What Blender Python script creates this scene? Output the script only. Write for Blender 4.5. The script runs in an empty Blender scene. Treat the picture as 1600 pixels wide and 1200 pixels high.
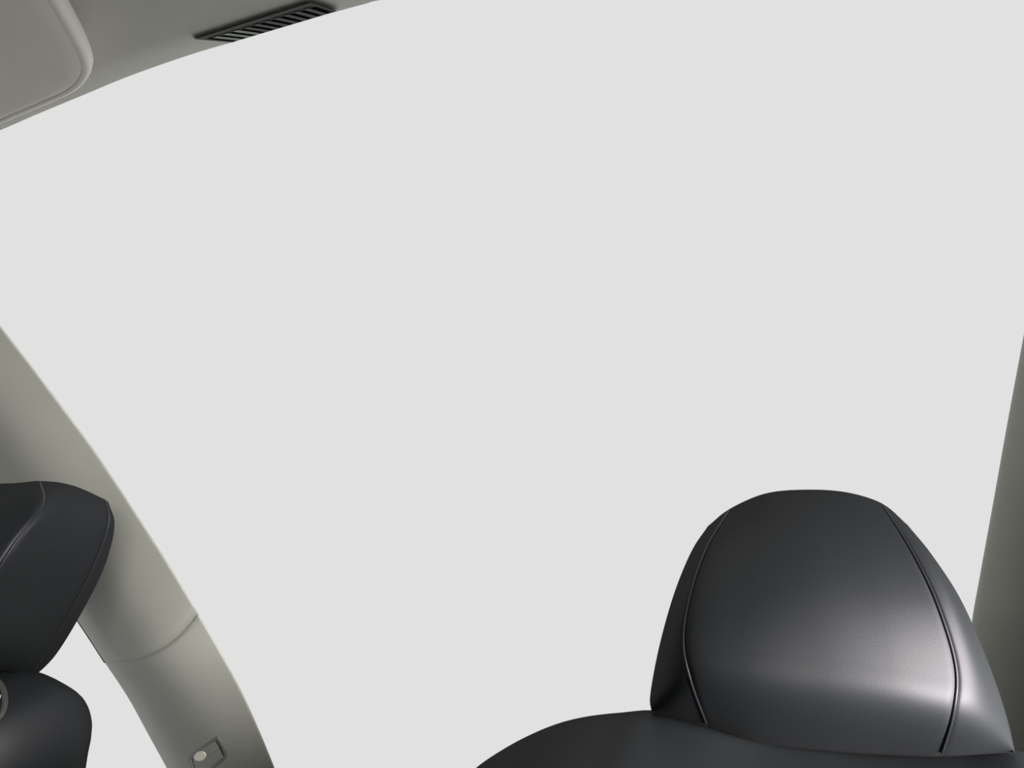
import bpy, bmesh, math
import numpy as np
from mathutils import Vector, Matrix

# ------------------------------------------------------------------ camera
W, H, FPX = 1600.0, 1200.0, 1100.0
scene = bpy.context.scene
COL = scene.collection
YAW = math.radians(22)
CAM = Vector((0, 0, 1.1))
FWD = Vector((-math.sin(YAW), math.cos(YAW), 0))
RGT = Vector((math.cos(YAW), math.sin(YAW), 0))
UP = Vector((0, 0, 1))
cd = bpy.data.cameras.new('camera')
cd.sensor_width = 36.0
cd.lens = FPX / W * 36.0
cd.clip_start = 0.02
cam = bpy.data.objects.new('camera', cd)
COL.objects.link(cam)
M = Matrix((RGT, UP, -FWD)).transposed().to_4x4()
M.translation = CAM
cam.matrix_world = M
scene.camera = cam

# ------------------------------------------------------------------ world: plain even pale grey surround, as seen
world = bpy.data.worlds.new('world')
scene.world = world
world.use_nodes = True
bg = world.node_tree.nodes['Background']
bg.inputs[0].default_value = (0.753, 0.753, 0.751, 1)
bg.inputs[1].default_value = 1.0

# ------------------------------------------------------------------ daylight through the right hand side window
sd = bpy.data.lights.new('daylight', 'SUN')
sd.energy = 38.0
sd.angle = math.radians(30)
sd.color = (1.0, 0.955, 0.96)
sun = bpy.data.objects.new('daylight', sd)
COL.objects.link(sun)
SUN_DIR = (RGT * 0.54 - FWD * 0.77 + UP * 0.27).normalized()
sun.rotation_euler = SUN_DIR.to_track_quat('Z', 'Y').to_euler()
sun.location = (2, -1, 3)

vs = scene.view_settings
vs.view_transform = 'Standard'
vs.look = 'None'
vs.exposure = 0.0
vs.gamma = 1.0
vs.use_curve_mapping = False


# ------------------------------------------------------------------ helpers
def at(px, py, d):
    return CAM + FWD * d + RGT * ((px - W / 2) / FPX * d) + UP * ((H / 2 - py) / FPX * d)


def project(p):
    q = p - CAM
    d = q.dot(FWD)
    return (W / 2 + q.dot(RGT) / d * FPX, H / 2 - q.z / d * FPX, d)


def cr(pts, t):
    """Catmull-Rom through pts (tuples), t in 0..1, even parameter."""
    n = len(pts) - 1
    x = min(max(t, 0.0), 1.0) * n
    i = min(int(x), n - 1)
    f = x - i
    p1, p2 = pts[i], pts[i + 1]
    p0 = pts[i - 1] if i > 0 else tuple(2 * a - b for a, b in zip(p1, p2))
    p3 = pts[i + 2] if i + 2 <= n else tuple(2 * a - b for a, b in zip(p2, p1))
    return tuple(0.5 * (2 * b + (c - a) * f + (2 * a - 5 * b + 4 * c - e) * f * f
                        + (3 * b - a - 3 * c + e) * f ** 3)
                 for a, b, c, e in zip(p0, p1, p2, p3))


def crk(keys, pts, u):
    """Catmull-Rom-like (monotone-free cubic Hermite) through pts at uneven keys."""
    n = len(keys)
    i = 0
    while i < n - 2 and u > keys[i + 1]:
        i += 1

    def slope(k):
        if k == 0:
            a, b = 0, 1
        elif k == n - 1:
            a, b = n - 2, n - 1
        else:
            a, b = k - 1, k + 1
        h = keys[b] - keys[a]
        return [(q - p) / h for p, q in zip(pts[a], pts[b])]
    h = keys[i + 1] - keys[i]
    f = (u - keys[i]) / h
    m0, m1 = slope(i), slope(i + 1)
    h00 = 2 * f ** 3 - 3 * f * f + 1
    h10 = f ** 3 - 2 * f * f + f
    h01 = -2 * f ** 3 + 3 * f * f
    h11 = f ** 3 - f * f
    return tuple(h00 * a + h10 * h * s0 + h01 * b + h11 * h * s1
                 for a, b, s0, s1 in zip(pts[i], pts[i + 1], m0, m1))


def lerp(a, b, t):
    return a + (b - a) * t


def sstep(a, b, x):
    t = min(max((x - a) / (b - a), 0.0), 1.0)
    return t * t * (3 - 2 * t)


def link(name, verts, faces, mat, parent=None, smooth=True, fix=True):
    off = parent_loc(parent)
    me = bpy.data.meshes.new(name)
    me.from_pydata([tuple(Vector(v) - off) for v in verts], [], faces)
    me.update()
    if fix:
        bm = bmesh.new()
        bm.from_mesh(me)
        bmesh.ops.remove_doubles(bm, verts=bm.verts, dist=1e-6)
        bmesh.ops.recalc_face_normals(bm, faces=bm.faces)
        bm.to_mesh(me)
        bm.free()
    for p in me.polygons:
        p.use_smooth = smooth
    if mat:
        me.materials.append(mat)
    o = bpy.data.objects.new(name, me)
    COL.objects.link(o)
    o.parent = parent
    return o


def parent_loc(p):
    v = Vector((0, 0, 0))
    while p is not None:
        v = v + p.location
        p = p.parent
    return v


def thing(name, loc, label=None, cat=None, kind=None):
    o = bpy.data.objects.new(name, None)
    o.empty_display_size = 0.05
    o.location = loc
    COL.objects.link(o)
    return tag(o, label, cat, kind)


def tag(o, label=None, cat=None, kind=None):
    if label:
        o['label'] = label
    if cat:
        o['category'] = cat
    if kind:
        o['kind'] = kind
    return o


def grid_faces(nu, nv, base=0, flip=False):
    f = []
    for j in range(nv - 1):
        for i in range(nu - 1):
            a = base + j * nu + i
            q = (a, a + 1, a + nu + 1, a + nu)
            f.append(q[::-1] if flip else q)
    return f


def tube(name, pts, r, mat, parent, seg=8, closed=False):
    verts, faces = [], []
    n = len(pts)
    pts = [Vector(p) for p in pts]
    prev = None
    for i, p in enumerate(pts):
        if closed:
            t = pts[(i + 1) % n] - pts[i - 1]
        else:
            t = pts[min(i + 1, n - 1)] - pts[max(i - 1, 0)]
        t.normalize()
        if prev is None:
            a = t.orthogonal().normalized()
        else:
            a = (prev - t * prev.dot(t)).normalized()
        prev = a
        b = t.cross(a)
        rr = r(i / (n - 1)) if callable(r) else r
        for k in range(seg):
            an = 2 * math.pi * k / seg
            verts.append(p + a * (math.cos(an) * rr) + b * (math.sin(an) * rr))
    m = n if closed else n - 1
    for i in range(m):
        for k in range(seg):
            a0 = i * seg + k
            a1 = i * seg + (k + 1) % seg
            b0 = ((i + 1) % n) * seg + k
            b1 = ((i + 1) % n) * seg + (k + 1) % seg
            faces.append((a0, a1, b1, b0))
    if not closed:
        faces.append(tuple(range(seg))[::-1])
        faces.append(tuple((n - 1) * seg + k for k in range(seg)))
    return link(name, verts, faces, mat, parent, fix=False)


def rings_mesh(name, rings, mat, parent, caps=(True, True)):
    verts, faces = [], []
    n = len(rings[0])
    for r in rings:
        verts += r
    for j in range(len(rings) - 1):
        for i in range(n):
            a = j * n + i
            b = j * n + (i + 1) % n
            faces.append((a, b, b + n, a + n))
    for c, j in ((caps[0], 0), (caps[1], len(rings) - 1)):
        if c:
            ctr = sum((Vector(v) for v in rings[j]), Vector()) / n
            k = len(verts)
            verts.append(ctr)
            for i in range(n):
                faces.append((j * n + i, j * n + (i + 1) % n, k))
    return link(name, verts, faces, mat, parent)


def box(name, c, s, mat, parent=None, bev=0.0, rot=None):
    bm = bmesh.new()
    bmesh.ops.create_cube(bm, size=1.0)
    for v in bm.verts:
        v.co = Vector((v.co.x * s[0], v.co.y * s[1], v.co.z * s[2]))
    if bev:
        bmesh.ops.bevel(bm, geom=list(bm.edges), offset=bev, segments=4, affect='EDGES', profile=0.5)
    off = parent_loc(parent)
    for v in bm.verts:
        if rot:
            v.co = rot @ v.co
        v.co = v.co + Vector(c) - off
    bmesh.ops.recalc_face_normals(bm, faces=bm.faces)
    me = bpy.data.meshes.new(name)
    bm.to_mesh(me)
    bm.free()
    for p in me.polygons:
        p.use_smooth = bev > 0
    me.materials.append(mat)
    o = bpy.data.objects.new(name, me)
    COL.objects.link(o)
    o.parent = parent
    return o


# ------------------------------------------------------------------ materials
def mat(name, col, rough=0.6, spec=0.5, bump=0.0, scale=400.0, var=0.0, metal=0.0, voronoi=False, sheen=0.0):
    m = bpy.data.materials.new(name)
    m.use_nodes = True
    nt = m.node_tree
    b = nt.nodes['Principled BSDF']
    b.inputs['Base Color'].default_value = (*col, 1)
    b.inputs['Roughness'].default_value = rough
    b.inputs['Specular IOR Level'].default_value = spec
    b.inputs['Metallic'].default_value = metal
    tc = nt.nodes.new('ShaderNodeTexCoord')
    if var:
        n2 = nt.nodes.new('ShaderNodeTexNoise')
        n2.inputs['Scale'].default_value = 9.0
        n2.inputs['Detail'].default_value = 2.0
        nt.links.new(tc.outputs['Object'], n2.inputs['Vector'])
        rp = nt.nodes.new('ShaderNodeValToRGB')
        rp.color_ramp.elements[0].position = 0.3
        rp.color_ramp.elements[1].position = 0.7
        rp.color_ramp.elements[0].color = (*[c * (1 - var) for c in col], 1)
        rp.color_ramp.elements[1].color = (*[c * (1 + var) for c in col], 1)
        nt.links.new(n2.outputs['Fac'], rp.inputs[0])
        nt.links.new(rp.outputs[0], b.inputs['Base Color'])
    if bump:
        if voronoi:
            n = nt.nodes.new('ShaderNodeTexVoronoi')
            out = 'Distance'
        else:
            n = nt.nodes.new('ShaderNodeTexNoise')
            out = 'Fac'
        n.inputs['Scale'].default_value = scale
        nt.links.new(tc.outputs['Object'], n.inputs['Vector'])
        bp = nt.nodes.new('ShaderNodeBump')
        bp.inputs['Strength'].default_value = bump
        bp.inputs['Distance'].default_value = 0.0006
        nt.links.new(n.outputs[out], bp.inputs['Height'])
        nt.links.new(bp.outputs[0], b.inputs['Normal'])
    return m


def leather(name, col, gloss, rough):
    """soft leather: dull body plus an even thin gloss, fine pebble grain"""
    m = bpy.data.materials.new(name)
    m.use_nodes = True
    nt = m.node_tree
    nt.nodes.remove(nt.nodes['Principled BSDF'])
    df = nt.nodes.new('ShaderNodeBsdfDiffuse')
    gl = nt.nodes.new('ShaderNodeBsdfGlossy')
    mx = nt.nodes.new('ShaderNodeMixShader')
    tc = nt.nodes.new('ShaderNodeTexCoord')
    vo = nt.nodes.new('ShaderNodeTexVoronoi')
    vo.inputs['Scale'].default_value = 900
    bp = nt.nodes.new('ShaderNodeBump')
    bp.inputs['Strength'].default_value = 0.06
    bp.inputs['Distance'].default_value = 0.0005
    df.inputs['Color'].default_value = (*col, 1)
    gl.inputs['Color'].default_value = (1, 0.98, 1, 1)
    gl.inputs['Roughness'].default_value = rough
    mx.inputs[0].default_value = gloss
    L = nt.links.new
    L(tc.outputs['Object'], vo.inputs['Vector'])
    L(vo.outputs['Distance'], bp.inputs['Height'])
    L(bp.outputs[0], df.inputs['Normal'])
    L(bp.outputs[0], gl.inputs['Normal'])
    L(df.outputs[0], mx.inputs[1])
    L(gl.outputs[0], mx.inputs[2])
    L(mx.outputs[0], nt.nodes['Material Output'].inputs['Surface'])
    return m


LEATHER = leather('black_leather', (0.0042, 0.0060, 0.0066), 0.031, 0.60)
PIPING = mat('black_piping', (0.010, 0.010, 0.012), 0.5, 0.4)
TRIM = mat('grey_pillar_plastic', (0.268, 0.277, 0.243), 0.55, 0.3, bump=0.08, scale=1500, var=0.03)
LINER = mat('grey_headliner_fabric', (0.66, 0.665, 0.605), 0.9, 0.1, bump=0.15, scale=1400, var=0.03)
VISOR = mat('warm_grey_visor_vinyl', (0.82, 0.785, 0.715), 0.65, 0.25, bump=0.08, scale=1200, var=0.04)
VISEDGE = mat('pale_visor_binding', (0.90, 0.85, 0.81), 0.5, 0.4)
DARKPLASTIC = mat('dark_grey_plastic', (0.045, 0.046, 0.042), 0.5, 0.4)
BLACKPLASTIC = mat('black_plastic', (0.006, 0.006, 0.006), 0.5, 0.3)
SLATMAT = mat('vent_slat_plastic', (0.10, 0.105, 0.098), 0.5, 0.4)
SLATLIT = mat('greenish_lit_slat', (0.42, 0.50, 0.40), 0.5, 0.4)  # light on the vent's left end, put into a paler green slat colour
HOOKPLATE = mat('hook_plate_plastic', (0.06, 0.06, 0.055), 0.5, 0.4)
IVORY = mat('ivory_button', (0.96, 0.94, 0.74), 0.4, 0.5, var=0.05)
CHROME = mat('chrome', (0.85, 0.86, 0.88), 0.15, 0.5, metal=1.0)
RUBBER = mat('black_rubber', (0.02, 0.02, 0.02), 0.7, 0.2)
DOOR = mat('door_panel_plastic', (0.20, 0.20, 0.185), 0.7, 0.2, bump=0.1, scale=900)
SHADEBLACK = mat('black_shade_wall', (0.035, 0.035, 0.035), 0.7, 0.2)  # for the unseen left and front walls, black to keep light off the pillar
CARPET = mat('grey_carpet', (0.46, 0.45, 0.42), 0.95, 0.1, bump=0.5, scale=600)

# ------------------------------------------------------------------ cabin shell
XL, XR, XC = -1.28, 0.42, -0.34


def z_roof(x, y):
    return 1.428 - 0.045 * ((x - XC) / 0.75) ** 2 - 0.05 * (y - 0.5)


def roof_at(px, py, off=0.0):
    d = 0.6
    for _ in range(40):
        p = at(px, py, d)
        d = (z_roof(p.x, p.y) - off - 1.1) * FPX / (H / 2 - py)
    return at(px, py, d)


edge_px = [(-110, 252), (-55, 228.5), (0, 205), (60, 179), (130, 150), (190, 125), (250, 103), (310, 83), (365, 67), (420, 50),
           (470, 35), (525, 20), (570, 8), (605, 0)]
edge = [roof_at(*p) for p in edge_px]
e0, e1 = edge[0], edge[-1]
left_ext = [Vector((XL, e0.y - 0.03, 0)), Vector((XL + 0.07, e0.y - 0.012, 0))]
right_ext = [Vector((x, e1.y + 0.012 - 0.10 * max(0, x + 0.1) ** 2, 0)) for x in (-0.22, -0.1, 0.05, 0.2, 0.33, XR)]
ed = [(v.x, v.y) for v in left_ext + edge + right_ext]
NE = 100
ed = [cr(ed, i / (NE - 1)) for i in range(NE)]


def edge_y(x):
    for a, b in zip(ed, ed[1:]):
        if a[0] <= x <= b[0]:
            return lerp(a[1], b[1], (x - a[0]) / max(1e-9, b[0] - a[0]))
    return ed[0][1] if x < ed[0][0] else ed[-1][1]


rows = []
rows.append([Vector((x, -1.0, z_roof(x, -1.0) + 0.05)) for x, y in ed])
rows.append([Vector((x, y - 0.01, z_roof(x, y) + 0.05)) for x, y in ed])
rows.append([Vector((x, y + 0.003, z_roof(x, y) + 0.03)) for x, y in ed])
rows.append([Vector((x, y + 0.003, z_roof(x, y) + 0.008)) for x, y in ed])
rows.append([Vector((x, y, z_roof(x, y) + 0.001)) for x, y in ed])
for k in range(1, 14):
    f = (k / 13) ** 1.5
    rows.append([Vector((x, lerp(y, -1.0, f), z_roof(x, lerp(y, -1.0, f)))) for x, y in ed])
verts = [v for r in rows for v in r]
ceil_o = link('ceiling', verts, grid_faces(NE, len(rows)), LINER)
tag(ceil_o, 'grey fabric headliner with curved edge above the pale window opening', None, 'structure')

floor_o = box('floor', (XC, 0.15, -0.02), (XR - XL, 2.3, 0.04), CARPET)  # out of view; carpet made pale to bounce light up to headliner and visor
tag(floor_o, None, None, 'structure')


def wall(name, x, y0, y1, z0, z1, hole=None, m=DOOR):
    """side wall slab of 4 cm, with an optional rectangular window opening (one mesh)"""
    ys, zs = [y0, y1], [z0, z1]
    if hole:
        ys = [y0, hole[0], hole[1], y1]
        zs = [z0, hole[2], hole[3], z1]
    bm = bmesh.new()
    for i in range(len(ys) - 1):
        for j in range(len(zs) - 1):
            if hole and i == 1 and j == 1:
                continue
            r = bmesh.ops.create_cube(bm, size=1.0)
            for v in r['verts']:
                v.co = Vector((x + v.co.x * 0.04, lerp(ys[i], ys[i + 1], v.co.y + 0.5),
                               lerp(zs[j], zs[j + 1], v.co.z + 0.5)))
    bmesh.ops.remove_doubles(bm, verts=bm.verts, dist=1e-5)
    me = bpy.data.meshes.new(name)
    bm.to_mesh(me)
    bm.free()
    me.materials.append(m)
    o = bpy.data.objects.new(name, me)
    COL.objects.link(o)
    return tag(o, None, None, 'structure')


wall('shade_wall_left', XL - 0.02, -1.0, 0.70, 0.0, 1.36, m=SHADEBLACK)  # unseen solid wall, placed to shade the pillar's left-facing band
wall('wall_right', XR + 0.02, -1.0, 1.15, 0.0, 1.315, hole=(0.15, 0.70, 0.78, 1.08))  # out of view; opening and gap under the roof sized to steer the sun


fw = box('shade_wall_front', (XC, -1.02, 0.475), (XR - XL, 0.04, 0.95), SHADEBLACK)  # unseen wall added to cut the ambient light from the front
tag(fw, None, None, 'structure')

# ------------------------------------------------------------------ pillars
def pillar_panel(name, lft, rgt, dl, dr, sag, prof, m, parent, nu=48, nv=60, roll=(False, False), v_sag=(0, 1)):
    """panel between a left and a right pixel curve. dl/dr: depth functions of v. prof: cross profile (toward camera +)."""
    verts = []
    front = []
    for j in range(nv):
        v = j / (nv - 1)
        a, b = cr(lft, v), cr(rgt, v)
        da, db = dl(v), dr(v)
        for i in range(nu):
            u = i / (nu - 1)
            px, py = lerp(a[0], b[0], u), lerp(a[1], b[1], u)
            s = lerp(v_sag[0], v_sag[1], v) * sag
            px += s * 4 * u * (1 - u) * 0.45
            py += s * 4 * u * (1 - u)
            d = lerp(da, db, u) - prof(u)
            if roll[0]:
                d += 0.004 * (1 - sstep(0, 0.012, v)) 
            if roll[1]:
                d += 0.004 * sstep(0.985, 1.0, v)
            p = at(px, py, d)
            front.append(p)
    verts = list(front)
    back = []
    for j in range(nv):
        for i in range(nu):
            u = i / (nu - 1)
            p = front[j * nu + i]
            back.append(p + ((p - CAM).normalized() + RGT * lerp(0.15, -0.25, u)) * (0.006 + 0.022 * (4 * u * (1 - u)) ** 0.5))
    faces = grid_faces(nu, nv) + grid_faces(nu, nv, nu * nv, True)
    n = nu * nv
    verts += back
    for j in range(nv - 1):
        for i in (0, nu - 1):
            a, b = j * nu + i, (j + 1) * nu + i
            faces.append((a, b, b + n, a + n))
    for i in range(nu - 1):
        for j in (0, nv - 1):
            a, b = j * nu + i, j * nu + i + 1
            faces.append((a, b, b + n, a + n))
    return link(name, verts, faces, m, parent), front


def _flank():
    # slope of the skin across the pillar: steep window flank, rounded shoulder, broad flat body
    us = [0.0, 0.10, 0.20, 0.32, 0.45, 0.62, 0.80, 1.0]
    an = [84.0, 82.0, 66.0, 58.0, 40.0, 18.0, 11.0, 10.0]
    tab, z, n = [], 0.0, 400
    for k in range(n + 1):
        u = k / n
        tab.append(z)
        i = max(q for q in range(len(us) - 1) if us[q] <= u)
        a = lerp(an[i], an[i + 1], (u - us[i]) / (us[i + 1] - us[i]))
        z += math.tan(math.radians(a)) * 0.17 / n
    return tab


FLANK = _flank()


def prof_left(u):
    x = u * 400
    i = min(int(x), 399)
    return lerp(FLANK[i], FLANK[i + 1], x - i) - FLANK[300] + 0.045


Lup = [(-305, 385), (-248, 455), (-190, 530), (-120, 627), (-60, 712), (0, 797), (60, 883), (120, 968), (163, 1034)]
Rup = [(-192, 286), (-140, 340), (-90, 395), (-42, 454), (6, 516), (54, 578), (99, 638), (142, 696), (180, 752), (219, 812), (260, 876), (309, 957)]
Llo = [(163, 1034), (200, 1090), (232, 1148), (262, 1203), (292, 1262), (330, 1340)]
Rlo = [(309, 957), (340, 1010), (372, 1069), (402, 1134), (429, 1200), (455, 1268), (482, 1340)]
pil = thing('trim_1', at(250, 1340, 1.17), 'grey plastic pillar trim raked beside the window, seam across it', None, 'structure')
_, PUP = pillar_panel('upper_panel', Lup, Rup, lambda v: lerp(0.93, 1.10, v), lambda v: lerp(0.87, 1.06, v), 22, prof_left, TRIM, pil,
                      roll=(False, True))
_, PLO = pillar_panel('lower_panel', Llo, Rlo, lambda v: lerp(1.10, 1.20, v), lambda v: lerp(1.06, 1.16, v), 22, prof_left, TRIM, pil,
                      roll=(True, False), v_sag=(1, 1))
# dark rubber weatherstrip along the window side of the pillar
ws = [at(cr(Lup, t)[0] + 1.5, cr(Lup, t)[1] + 1, lerp(0.93, 1.10, t) - prof_left(0.0) + 0.003) for t in [k / 30 for k in range(31)]]
tube('weatherstrip', ws, 0.0022, RUBBER, pil)

# right pillar
Lr = [(1640, 300), (1622, 400), (1604, 500), (1576, 650), (1551, 790), (1531, 900), (1518, 975), (1506, 1080), (1492, 1210), (1480, 1350)]
Rr = [(1850, 300), (1830, 400), (1812, 500), (1790, 650), (1770, 790), (1755, 900), (1745, 975), (1735, 1080), (1725, 1210), (1715, 1350)]
pilr = thing('trim_2', at(1590, 1350, 0.9), 'greenish grey plastic pillar trim behind the wide black headrest', None, 'structure')


def prof_right(u):
    return 0.05 * math.sin(math.pi * u) ** 0.75


pillar_panel('panel', Lr, Rr, lambda v: 0.92 - 0.07 * v, lambda v: 0.90 - 0.07 * v, 0, prof_right, TRIM, pilr)


PROJ = {}


def surf(front, px, py):
    """nearest pillar surface point to a pixel, from a local weighted plane fit"""
    pr = PROJ.setdefault(id(front), np.array([project(p) for p in front]))
    w = np.exp(-((pr[:, 0] - px) ** 2 + (pr[:, 1] - py) ** 2) / 220.0)
    k = w > 1e-4
    A = np.stack([np.ones(k.sum()), pr[k, 0] - px, pr[k, 1] - py], 1) * w[k, None]
    d = np.linalg.lstsq(A, pr[k, 2] * w[k], rcond=None)[0][0]
    return at(px, py, float(d))


# ------------------------------------------------------------------ coat hook on the left pillar
hk = thing('coat_hook', surf(PLO, 325, 1185), 'small dark coat hook plate with ivory round button on grey pillar', 'coat hook')


def on_pillar(px, py, lift):
    p = surf(PLO, px, py)
    return p - (p - CAM).normalized() * lift


def plate(name, pts, l0, l1, m, parent, inset=0.1):
    """raised plate following the pillar: outline of pixel points, from lift l0 up to l1 with a bevelled rim"""
    c = (sum(p[0] for p in pts) / len(pts), sum(p[1] for p in pts) / len(pts))
    def ring(k, l):
        return [on_pillar(lerp(c[0], p[0], k), lerp(c[1], p[1], k), l) for p in pts]
    return rings_mesh(name, [ring(1, l0), ring(1, lerp(l0, l1, 0.6)), ring(1 - inset, l1)], m, parent)


def smooth_loop(pts, n):
    k = len(pts)
    out = []
    for i in range(n):
        x = i / n * k
        a = int(x)
        q = [pts[(a + j - 1) % k] for j in range(4)]
        out.append(cr([q[1], q[2]], 0) if False else tuple(
            0.5 * (2 * q[1][c] + (q[2][c] - q[0][c]) * (x - a)
                   + (2 * q[0][c] - 5 * q[1][c] + 4 * q[2][c] - q[3][c]) * (x - a) ** 2
                   + (3 * q[1][c] - q[0][c] - 3 * q[2][c] + q[3][c]) * (x - a) ** 3) for c in range(len(q[0]))))
    return out


outer = [(291, 1189), (294, 1182), (302, 1174), (320, 1162.5), (336, 1152), (341, 1150.5), (346, 1157), (351, 1166), (355, 1175),
         (354, 1183), (346, 1192), (334, 1201), (320, 1210), (307, 1217), (302, 1213), (296, 1202)]
inner = [(299.5, 1190), (301, 1183), (305, 1178), (320, 1168), (335, 1158.5), (338, 1158), (342, 1164), (347, 1173), (350, 1180),
         (347, 1184), (340, 1189), (330, 1196), (318, 1204), (310, 1209), (306, 1206), (302, 1197)]
ow = [on_pillar(*p, 0.0012) for p in smooth_loop(outer, 48)]
iw = [on_pillar(*p, 0.0012) for p in smooth_loop(inner, 48)]
mw = [on_pillar(*[lerp(a, b, 0.5) for a, b in zip(p, q)], 0.0026) for p, q in zip(smooth_loop(outer, 48), smooth_loop(inner, 48))]
iw2 = [on_pillar(*p, -0.001) for p in smooth_loop(inner, 48)]
ow2 = [on_pillar(*p, -0.001) for p in smooth_loop(outer, 48)]
BEZEL = mat('hook_bezel_plastic', (0.13, 0.132, 0.118), 0.5, 0.4)
rings_mesh('bezel', [ow2, ow, mw, iw, iw2], BEZEL, hk, caps=(False, False))
pl = plate('hook_flap', smooth_loop(inner, 48), -0.0005, 0.0008, HOOKPLATE, hk, 0.03)
a = [(337.2, 1157.5), (339.5, 1160.5), (343, 1167), (346.5, 1174), (349.5, 1180.5)]
tube('gap', [on_pillar(x, y, 0.0012) for x, y in a], 0.0008, BLACKPLASTIC, pl, 6)
a = [(300.5, 1184), (301.5, 1191), (305, 1201)]
tube('gap', [on_pillar(x, y, 0.0012) for x, y in a], 0.0008, BLACKPLASTIC, pl, 6)
tube('rib', [on_pillar(x, y, 0.0010) for x, y in [(323, 1183), (330, 1179), (337, 1174.5), (344, 1170)]], 0.0004, BEZEL, pl, 6)
ca, sa = math.cos(math.radians(-24)), math.sin(math.radians(-24))
disc = [(312.6 + 9.8 * math.cos(t) * ca - 7.3 * math.sin(t) * sa, 1181.6 + 9.8 * math.cos(t) * sa + 7.3 * math.sin(t) * ca)
        for t in [2 * math.pi * k / 32 for k in range(32)]]
bt = plate('button', disc, 0.0008, 0.0035, IVORY, hk, 0.16)
bt['label'] = 'round ivory button'


# ------------------------------------------------------------------ headrests
def headrest(keys, cols, depth, back, seams, m, parent, nu=150, nv=110, name='headrest', shrink=0.3):
    """closed cushion. keys/cols: pixel columns bottom->top. depth(u,v): distance of the front skin.
    back(u,v): extra distance of the rear skin (0 on the rim). seams: list of u positions."""
    us = [0.5 - 0.5 * math.cos(math.pi * i / (nu - 1)) for i in range(nu)]
    us = [lerp(x, i / (nu - 1), 0.5) for i, x in enumerate(us)]
    vsx = [lerp(0.5 - 0.5 * math.cos(math.pi * j / (nv - 1)), j / (nv - 1), 0.4) for j in range(nv)]

    def P(u, v, extra=0.0):
        q = crk(keys, [cr(c, v) for c in cols], u)
        return at(q[0], q[1], depth(u, v) + extra)
    front = [P(u, v) for v in vsx for u in us]
    for j, v in enumerate(vsx):                      # sewn grooves
        for i, u in enumerate(us):
            for s in seams:
                g = math.exp(-((u - s) / 0.010) ** 2)
                if g > 0.02:
                    p = front[j * nu + i]
                    front[j * nu + i] = p + (p - CAM).normalized() * 0.0016 * g
    q = [crk(keys, [cr(c, 0.5) for c in cols], 0.5)][0]
    rear = []
    for j, v in enumerate(vsx):
        for i, u in enumerate(us):
            c = crk(keys, [cr(k, v) for k in cols], u)
            w = back(u, v)
            wn = w[1]
            d0 = depth(u, v)
            rim = w[2]
            rear.append(at(lerp(c[0], q[0], shrink * wn), lerp(c[1], q[1], shrink * wn), rim + w[0]))
    n = nu * nv
    faces = grid_faces(nu, nv) + grid_faces(nu, nv, n, True)
    # the two skins share the rim
    for j in range(nv):
        for i in range(nu):
            if i in (0, nu - 1) or j in (0, nv - 1):
                rear[j * nu + i] = front[j * nu + i]
    o = link(name, front + rear, faces, m, parent)
    for s in seams:
        pts = []
        for k in range(70):
            v = lerp(0.03, 0.985, k / 69)
            p = P(s, v)
            pts.append(p + (p - CAM).normalized() * 0.0008)
        tube('piping', pts, 0.0011, PIPING, o, 6)
    return o, P


# -- wide headrest on the right seat
RK = [0.0, 0.2, 0.35, 0.5, 0.65, 0.8, 1.0]
RC = [[(1018, 1113), (1016, 1085), (1030, 1010), (1053, 928), (1080, 862), (1106, 822)],
      [(1108, 1142), (1080, 1066), (1068, 1000), (1080, 925), (1105, 855), (1142, 794)],
      [(1183, 1163), (1166, 1072), (1160, 1000), (1168, 920), (1180, 846), (1196, 771)],
      [(1280, 1176), (1282, 1086), (1278, 1006), (1268, 920), (1262, 843), (1258, 765)],
      [(1380, 1184), (1392, 1098), (1388, 1022), (1370, 932), (1345, 850), (1322, 769)],
      [(1468, 1186), (1490, 1112), (1493, 1040), (1464, 943), (1424, 860), (1377, 786)],
      [(1586, 1176), (1573, 1120), (1546, 1040), (1503, 940), (1457, 868), (1418, 820)]]


def fu(u, p=2.6, e=0.72):
    return max(0.0, 1 - abs(2 * u - 1) ** p) ** e


def gv(v, pk=0.36, b0=-0.50, e=0.80, p=2.0):
    if v < pk:
        return b0 + (1 - b0) * math.sqrt(max(0.0, 1 - ((pk - v) / pk) ** 3.0))
    return max(0.0, 1 - ((v - pk) / (1 - pk)) ** p) ** e


def r_rim(u, v):
    return lerp(0.615, 0.520, u) + 0.075 * v


def ru(u):
    x = abs(2 * u - 1)
    return (1 - 0.40 * x * x) * math.sqrt(max(0.0, 1 - x ** 9))


def r_depth(u, v):
    return r_rim(u, v) - 0.082 * ru(u) * gv(v)


def r_back(u, v):
    w = fu(u, 4, 0.5) * (max(0.0, 1 - abs(2 * v - 1) ** 4) ** 0.5)
    return (0.055 * w, w, r_rim(u, v))


seat_r = thing('car_seat', (0.03, 0.58, 0.0), 'black leather car seat with broad shoulder and wide piped headrest', 'car seat')
hr, RP = headrest(RK, RC, r_depth, r_back, [0.2, 0.8], LEATHER, seat_r)


# ------------------------------------------------------------------ seat backs
def seat_back(name, outline, rings, m, parent):
    """outline: closed list of world points in order (about upright plane); rings: (inset, forward offset along -Y)"""
    n = len(outline)
    ctr = sum(outline, Vector()) / n
    nrm = []
    for i in range(n):
        t = (outline[(i + 1) % n] - outline[i - 1]).normalized()
        a = t.cross(Vector((0, 1, 0))).normalized()
        if a.dot(ctr - outline[i]) < 0:
            a = -a
        nrm.append(a)
    rr = []
    for ins, dy in rings:
        rr.append([outline[i] + nrm[i] * ins + Vector((0, dy, 0)) for i in range(n)])
    return rings_mesh(name, rr, m, parent)


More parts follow.
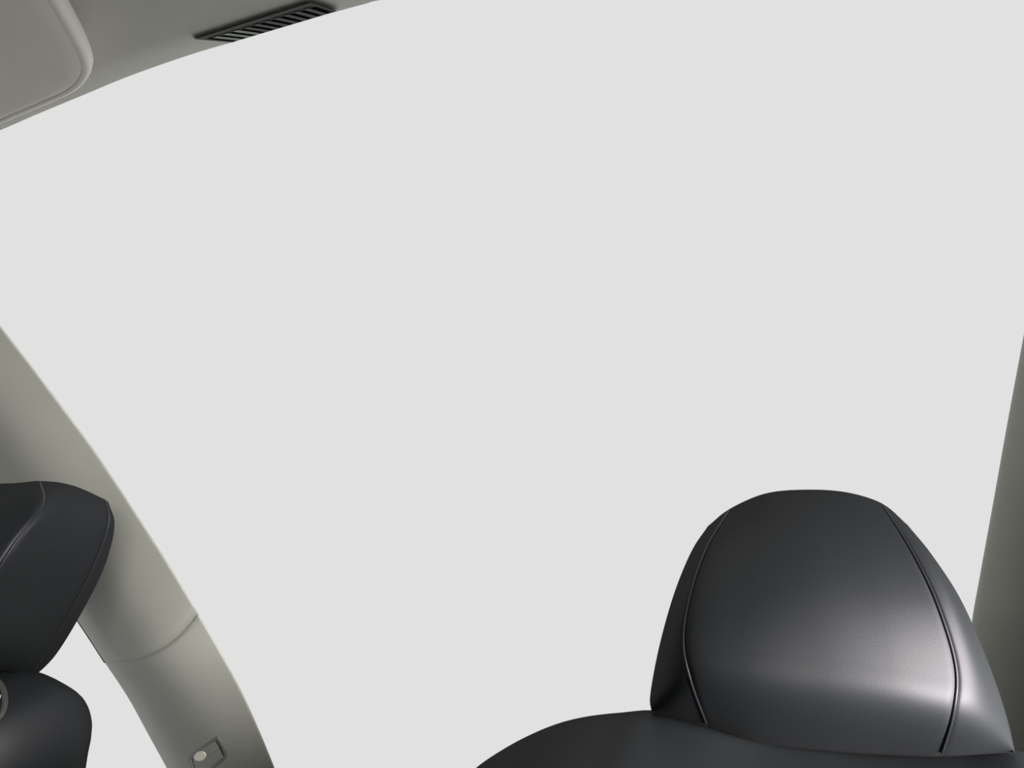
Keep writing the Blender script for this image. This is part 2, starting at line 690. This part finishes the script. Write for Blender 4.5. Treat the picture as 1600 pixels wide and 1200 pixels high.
def ring_profile(rb, rf, depth_back, depth_front):
    out = []
    for k in range(9):
        t = math.pi / 2 * (1 - k / 8)
        out.append((rb * (1 - math.cos(t)), depth_back * math.sin(t)))
    for k in range(1, 13):
        t = math.pi / 2 * k / 12
        out.append((rf * (1 - (1 - math.sin(t) ** 2.6) ** (1 / 2.6)), -depth_front * math.sin(t)))
    return out


def seat_plane(px, py, z=None, d=None):
    return at(px, py, d)


top = [(690, 1262), (715, 1228), (745, 1200), (800, 1166), (850, 1144), (900, 1131), (960, 1124), (1016, 1121), (1090, 1136),
       (1190, 1166), (1300, 1182), (1400, 1188), (1500, 1188), (1600, 1188), (1680, 1222), (1730, 1265), (1765, 1330)]


def rd(px):
    return lerp(0.650, 0.520, (px - 745) / 855.0)


ol = [at(px, py, rd(px)) for px, py in top]
b_r, b_l = ol[-1], ol[0]
ol += [Vector((b_r.x + 0.012, b_r.y, 0.60)), Vector((b_r.x + 0.01, b_r.y - 0.01, 0.48)), Vector((b_r.x - 0.02, b_r.y - 0.02, 0.40)),
       Vector((lerp(b_l.x, b_r.x, 0.5), lerp(b_l.y, b_r.y, 0.5) - 0.02, 0.385)),
       Vector((b_l.x - 0.01, b_l.y - 0.02, 0.40)), Vector((b_l.x - 0.045, b_l.y - 0.01, 0.48)), Vector((b_l.x - 0.035, b_l.y, 0.60))]
ol = [Vector(p) for p in smooth_loop([tuple(p) for p in ol], 160)]
seat_back('backrest', ol, ring_profile(0.05, 0.050, 0.06, 0.12), LEATHER, seat_r)


def seat_rest(cx, cy, parent, w):
    """cushion, base and headrest posts below and behind what the picture shows"""
    box('cushion', (cx, cy - 0.36, 0.37), (w, 0.52, 0.16), LEATHER, parent, 0.05)
    box('seat_base', (cx, cy - 0.30, 0.15), (w * 0.8, 0.46, 0.30), DARKPLASTIC, parent, 0.02)


seat_rest(0.03, 0.60, seat_r, 0.52)
for u in (0.34, 0.66):
    p = RP(u, 0.2) + Vector((0, 0.115, 0))
    tube('headrest_post', [p + Vector((0, 0, 0.03)), p - Vector((0, 0, 0.16))], 0.006, BLACKPLASTIC, seat_r, 10)

# -- seat on the left: the inner flank of its headrest faces us
LK = [0.0, 0.18, 0.36, 0.52, 0.60, 0.76, 0.93, 1.0]
LC = [[(-330, 1065), (-345, 1000), (-335, 930), (-315, 860), (-280, 800), (-235, 775)],
      [(-270, 1080), (-275, 1000), (-262, 920), (-245, 850), (-215, 790), (-175, 763)],
      [(-175, 1085), (-175, 1005), (-158, 925), (-135, 850), (-105, 790), (-75, 757)],
      [(-85, 1072), (-80, 1000), (-48, 920), (-15, 855), (22, 795), (20, 755)],
      [(-62, 1066), (-50, 1000), (-16, 918), (22, 852), (66, 790), (62, 751.5)],
      [(0, 1050), (22, 990), (56, 910), (90, 845), (112, 795), (112, 758)],
      [(44, 1061), (78, 1010), (118, 940), (150, 875), (170, 815), (163, 780)],
      [(50, 1061), (88, 1022), (130, 953), (164, 883), (179, 822), (170, 786)]]


def l_rim(u, v):
    return lerp(0.87, 0.820, sstep(0, 1, u))


def l_depth(u, v):
    # front panel nearly square to the rear, then a rounded corner into the flank that runs away from us
    a = crk(LK, [(0.86,), (0.765,), (0.705,), (0.664,), (0.660,), (0.722,), (0.800,), (0.825,)], u)[0]
    g = gv(v, 0.35, 0.45, 0.55, 2.4)
    return lerp(l_rim(u, v), a, g)


def l_back(u, v):
    w = fu(u, 4, 0.5) * (max(0.0, 1 - abs(2 * v - 1) ** 4) ** 0.5)
    return (0.03 * w, w, l_rim(u, v))


sl0 = at(-160, 1100, 0.76)
seat_l = thing('car_seat', (sl0.x, sl0.y, 0.0), 'black leather car seat with narrow shoulder beside the raked grey pillar', 'car seat')
hl, LP = headrest(LK, LC, l_depth, l_back, [0.60, 0.93], LEATHER, seat_l, shrink=0.25)

topl = [(-390, 1250), (-385, 1180), (-365, 1120), (-325, 1080), (-260, 1056), (-180, 1045), (-100, 1042), (-30, 1046), (20, 1053), (50, 1066),
        (82, 1088), (101, 1118), (110, 1152), (110, 1182), (104, 1215), (98, 1260), (94, 1330)]


def ld(px):
    return lerp(0.86, 0.765, (px + 420) / 530.0)


oll = [at(px, py, ld(px)) for px, py in topl]
b_l, b_r = oll[0], oll[-1]
oll += [Vector((b_r.x, b_r.y, 0.50)), Vector((b_r.x - 0.03, b_r.y - 0.01, 0.41)),
        Vector((lerp(b_l.x, b_r.x, 0.5), lerp(b_l.y, b_r.y, 0.5) - 0.01, 0.39)),
        Vector((b_l.x + 0.03, b_l.y - 0.01, 0.41)), Vector((b_l.x, b_l.y, 0.50))]
oll = [Vector(p) for p in smooth_loop([tuple(p) for p in oll], 160)]
BL = seat_back('backrest', oll, ring_profile(0.05, 0.06, 0.05, 0.10), LEATHER, seat_l)
seat_rest(sl0.x - 0.02, sl0.y + 0.03, seat_l, 0.42)
for u in (0.22, 0.40):
    p = LP(u, 0.2) + Vector((0, 0.085, 0))
    tube('headrest_post', [p + Vector((0, 0, 0.03)), p - Vector((0, 0, 0.16))], 0.006, BLACKPLASTIC, seat_l, 10)

# oval guide ring set in the seat shoulder
bpy.context.view_layer.update()
dg = bpy.context.evaluated_depsgraph_get()


def seat_hit(px, py, lift=0.0):
    o = BL
    d = (at(px, py, 1.0) - CAM).normalized()
    org = o.matrix_world.inverted() @ CAM
    ok, loc, nor, _ = o.ray_cast(org, d)
    p = (o.matrix_world @ loc) if ok else at(px, py, 0.70)
    return p - d * lift


ring = [seat_hit(-12 + 20 * math.cos(t), 1094 + 33 * math.sin(t), 0.0012) for t in [2 * math.pi * k / 40 for k in range(40)]]
gr = tube('guide_ring', ring, 0.0030, DARKPLASTIC, seat_l, 8, closed=True)
r1 = [seat_hit(-12 + 18 * math.cos(t), 1094 + 30 * math.sin(t), 0.0005) for t in [2 * math.pi * k / 40 for k in range(40)]]
r2 = [seat_hit(-12 + 14 * math.cos(t), 1094 + 26 * math.sin(t), 0.0012) for t in [2 * math.pi * k / 40 for k in range(40)]]
rings_mesh('recess', [r1, r2], BLACKPLASTIC, gr, caps=(False, True))
chrome = [(-6, 1078), (0, 1079), (3, 1085), (2, 1092), (-3, 1095), (-10, 1093), (-14, 1086), (-12, 1080)]
c1 = [seat_hit(x, y, 0.001) for x, y in chrome]
c2 = [seat_hit(lerp(-5, x, 0.8), lerp(1086, y, 0.8), 0.005) for x, y in chrome]
rings_mesh('chrome_insert', [c1, c2], CHROME, gr)

# ------------------------------------------------------------------ sun visor
VO = 0.034
vis_px = [(0, 195), (30, 183), (62, 170), (90, 158), (115, 147), (132, 135), (142, 122), (146, 108), (143, 92), (135, 72), (122, 47),
          (108, 22), (95, 0)]
vp = [roof_at(x, y, VO + 0.006) for x, y in vis_px]
dv = (vp[-1] - vp[-2]).normalized()
last = vp[-1]
y0 = vp[0].y
plan = [(p.x, p.y) for p in vp]
plan += [(last.x + 0.03, last.y - 0.045), (last.x + 0.045, last.y - 0.085), (last.x + 0.03, last.y - 0.115), (last.x - 0.02, last.y - 0.13),
         (last.x - 0.15, last.y - 0.13), (last.x - 0.30, last.y - 0.12), (last.x - 0.42, last.y - 0.10), (last.x - 0.47, last.y - 0.06),
         (last.x - 0.49, last.y + 0.0), (last.x - 0.48, y0 - 0.05), (last.x - 0.46, y0 - 0.015), (last.x - 0.42, y0 - 0.002)]
plan = smooth_loop(plan, 140)
nn = len(plan)
cx, cy = sum(p[0] for p in plan) / nn, sum(p[1] for p in plan) / nn
pn = []
for i in range(nn):
    tx, ty = plan[(i + 1) % nn][0] - plan[i - 1][0], plan[(i + 1) % nn][1] - plan[i - 1][1]
    l = math.hypot(tx, ty)
    a = (-ty / l, tx / l)
    if a[0] * (cx - plan[i][0]) + a[1] * (cy - plan[i][1]) < 0:
        a = (-a[0], -a[1])
    pn.append(a)


def vring(ins, off):
    r = []
    for (x, y), (a, b) in zip(plan, pn):
        X, Y = x + a * ins, y + b * ins
        r.append(Vector((X, Y, z_roof(X, Y) - off)))
    return r


def vscale(k, off):
    return [Vector((lerp(cx, x, k), lerp(cy, y, k), z_roof(lerp(cx, x, k), lerp(cy, y, k)) - off)) for x, y in plan]


visor = thing('sun_visor', (cx, cy, z_roof(cx, cy) - 0.01), 'warm grey sun visor with rounded corner folded against the headliner', 'sun visor')
rings_mesh('visor_body', [vring(0.016, VO - 0.016), vring(0.010, VO - 0.014), vring(0.005, VO), vring(0.006, VO + 0.005), vring(0.010, VO + 0.0080),
                          vscale(0.82, VO + 0.0086), vscale(0.6, VO + 0.0090), vscale(0.3, VO + 0.0092)], VISOR, visor)
prof = [(0.012, VO - 0.012), (0.006, VO - 0.012), (0.002, VO - 0.008), (0.0, VO - 0.002), (0.001, VO + 0.003), (0.003, VO + 0.007), (0.006, VO + 0.0085), (0.009, VO + 0.0075)]
eb = rings_mesh('edge_binding', [vring(*p) for p in prof], VISEDGE, visor, caps=(False, False))
eb['label'] = 'pale rolled visor edge'
tube('visor_mount', [Vector((last.x - 0.40, y0 - 0.06, z_roof(last.x - 0.40, y0 - 0.06) + 0.004)),
                     Vector((last.x - 0.40, y0 - 0.06, z_roof(last.x - 0.40, y0 - 0.06) - VO))], 0.009, DARKPLASTIC, visor, 10)

# ------------------------------------------------------------------ ceiling vent
A, B, C, D = (309, 61), (484, 6), (524, 18.5), (364, 66)
vent = thing('air_vent', roof_at(420, 38, 0.0), 'dark slatted air vent set in the edge of the headliner', 'air vent')


def vpt(s, t, off):
    """s along the long side, t across (0 inner rail, 1 at the headliner edge)"""
    x = lerp(lerp(A[0], B[0], s), lerp(D[0], C[0], s), t)
    y = lerp(lerp(A[1], B[1], s), lerp(D[1], C[1], s), t)
    return roof_at(x, y, off)


def vbox(name, s0, s1, t0, t1, o0, o1, m, parent, skew=0.0, n=8):
    rs = []
    for k in range(n + 1):
        f = k / n
        if s1 - s0 > t1 - t0:
            s = lerp(s0, s1, f)
            rs.append([vpt(s, t0, o0), vpt(s, t1, o0), vpt(s, t1, o1), vpt(s, t0, o1)])
        else:
            t = lerp(t0, t1, f)
            rs.append([vpt(s0 + skew, t, o0), vpt(s1 + skew, t, o0), vpt(s1, t, o1), vpt(s0, t, o1)])
    o = rings_mesh(name, rs, m, parent)
    for p in o.data.polygons:
        p.use_smooth = False
    return o


VENTBACK = mat('vent_dark_interior', (0.018, 0.018, 0.016), 0.7, 0.2)
vbox('back_panel', 0.0, 1.0, 0.0, 0.99, -0.001, 0.0008, VENTBACK, vent)
fr = vbox('frame_rail', -0.01, 1.0, -0.06, 0.16, 0.0, 0.0030, DARKPLASTIC, vent)
vbox('frame_rail', 0.99, 1.02, -0.06, 1.0, 0.0, 0.0030, DARKPLASTIC, vent)
vbox('frame_rail', -0.01, 0.02, -0.06, 1.0, 0.0, 0.0030, DARKPLASTIC, vent)
vbox('frame_groove', 0.0, 1.0, 0.20, 0.26, 0.0006, 0.0020, SLATMAT, vent)
NS = 10
for k in range(NS):
    s = 0.055 + k * (0.92 / NS)
    vbox('slat', s, s + 0.045, 0.24, 0.99, 0.0010, 0.0026, SLATLIT if k < 3 else SLATMAT, vent, skew=0.016)  # leftmost slats take the painted lit tone
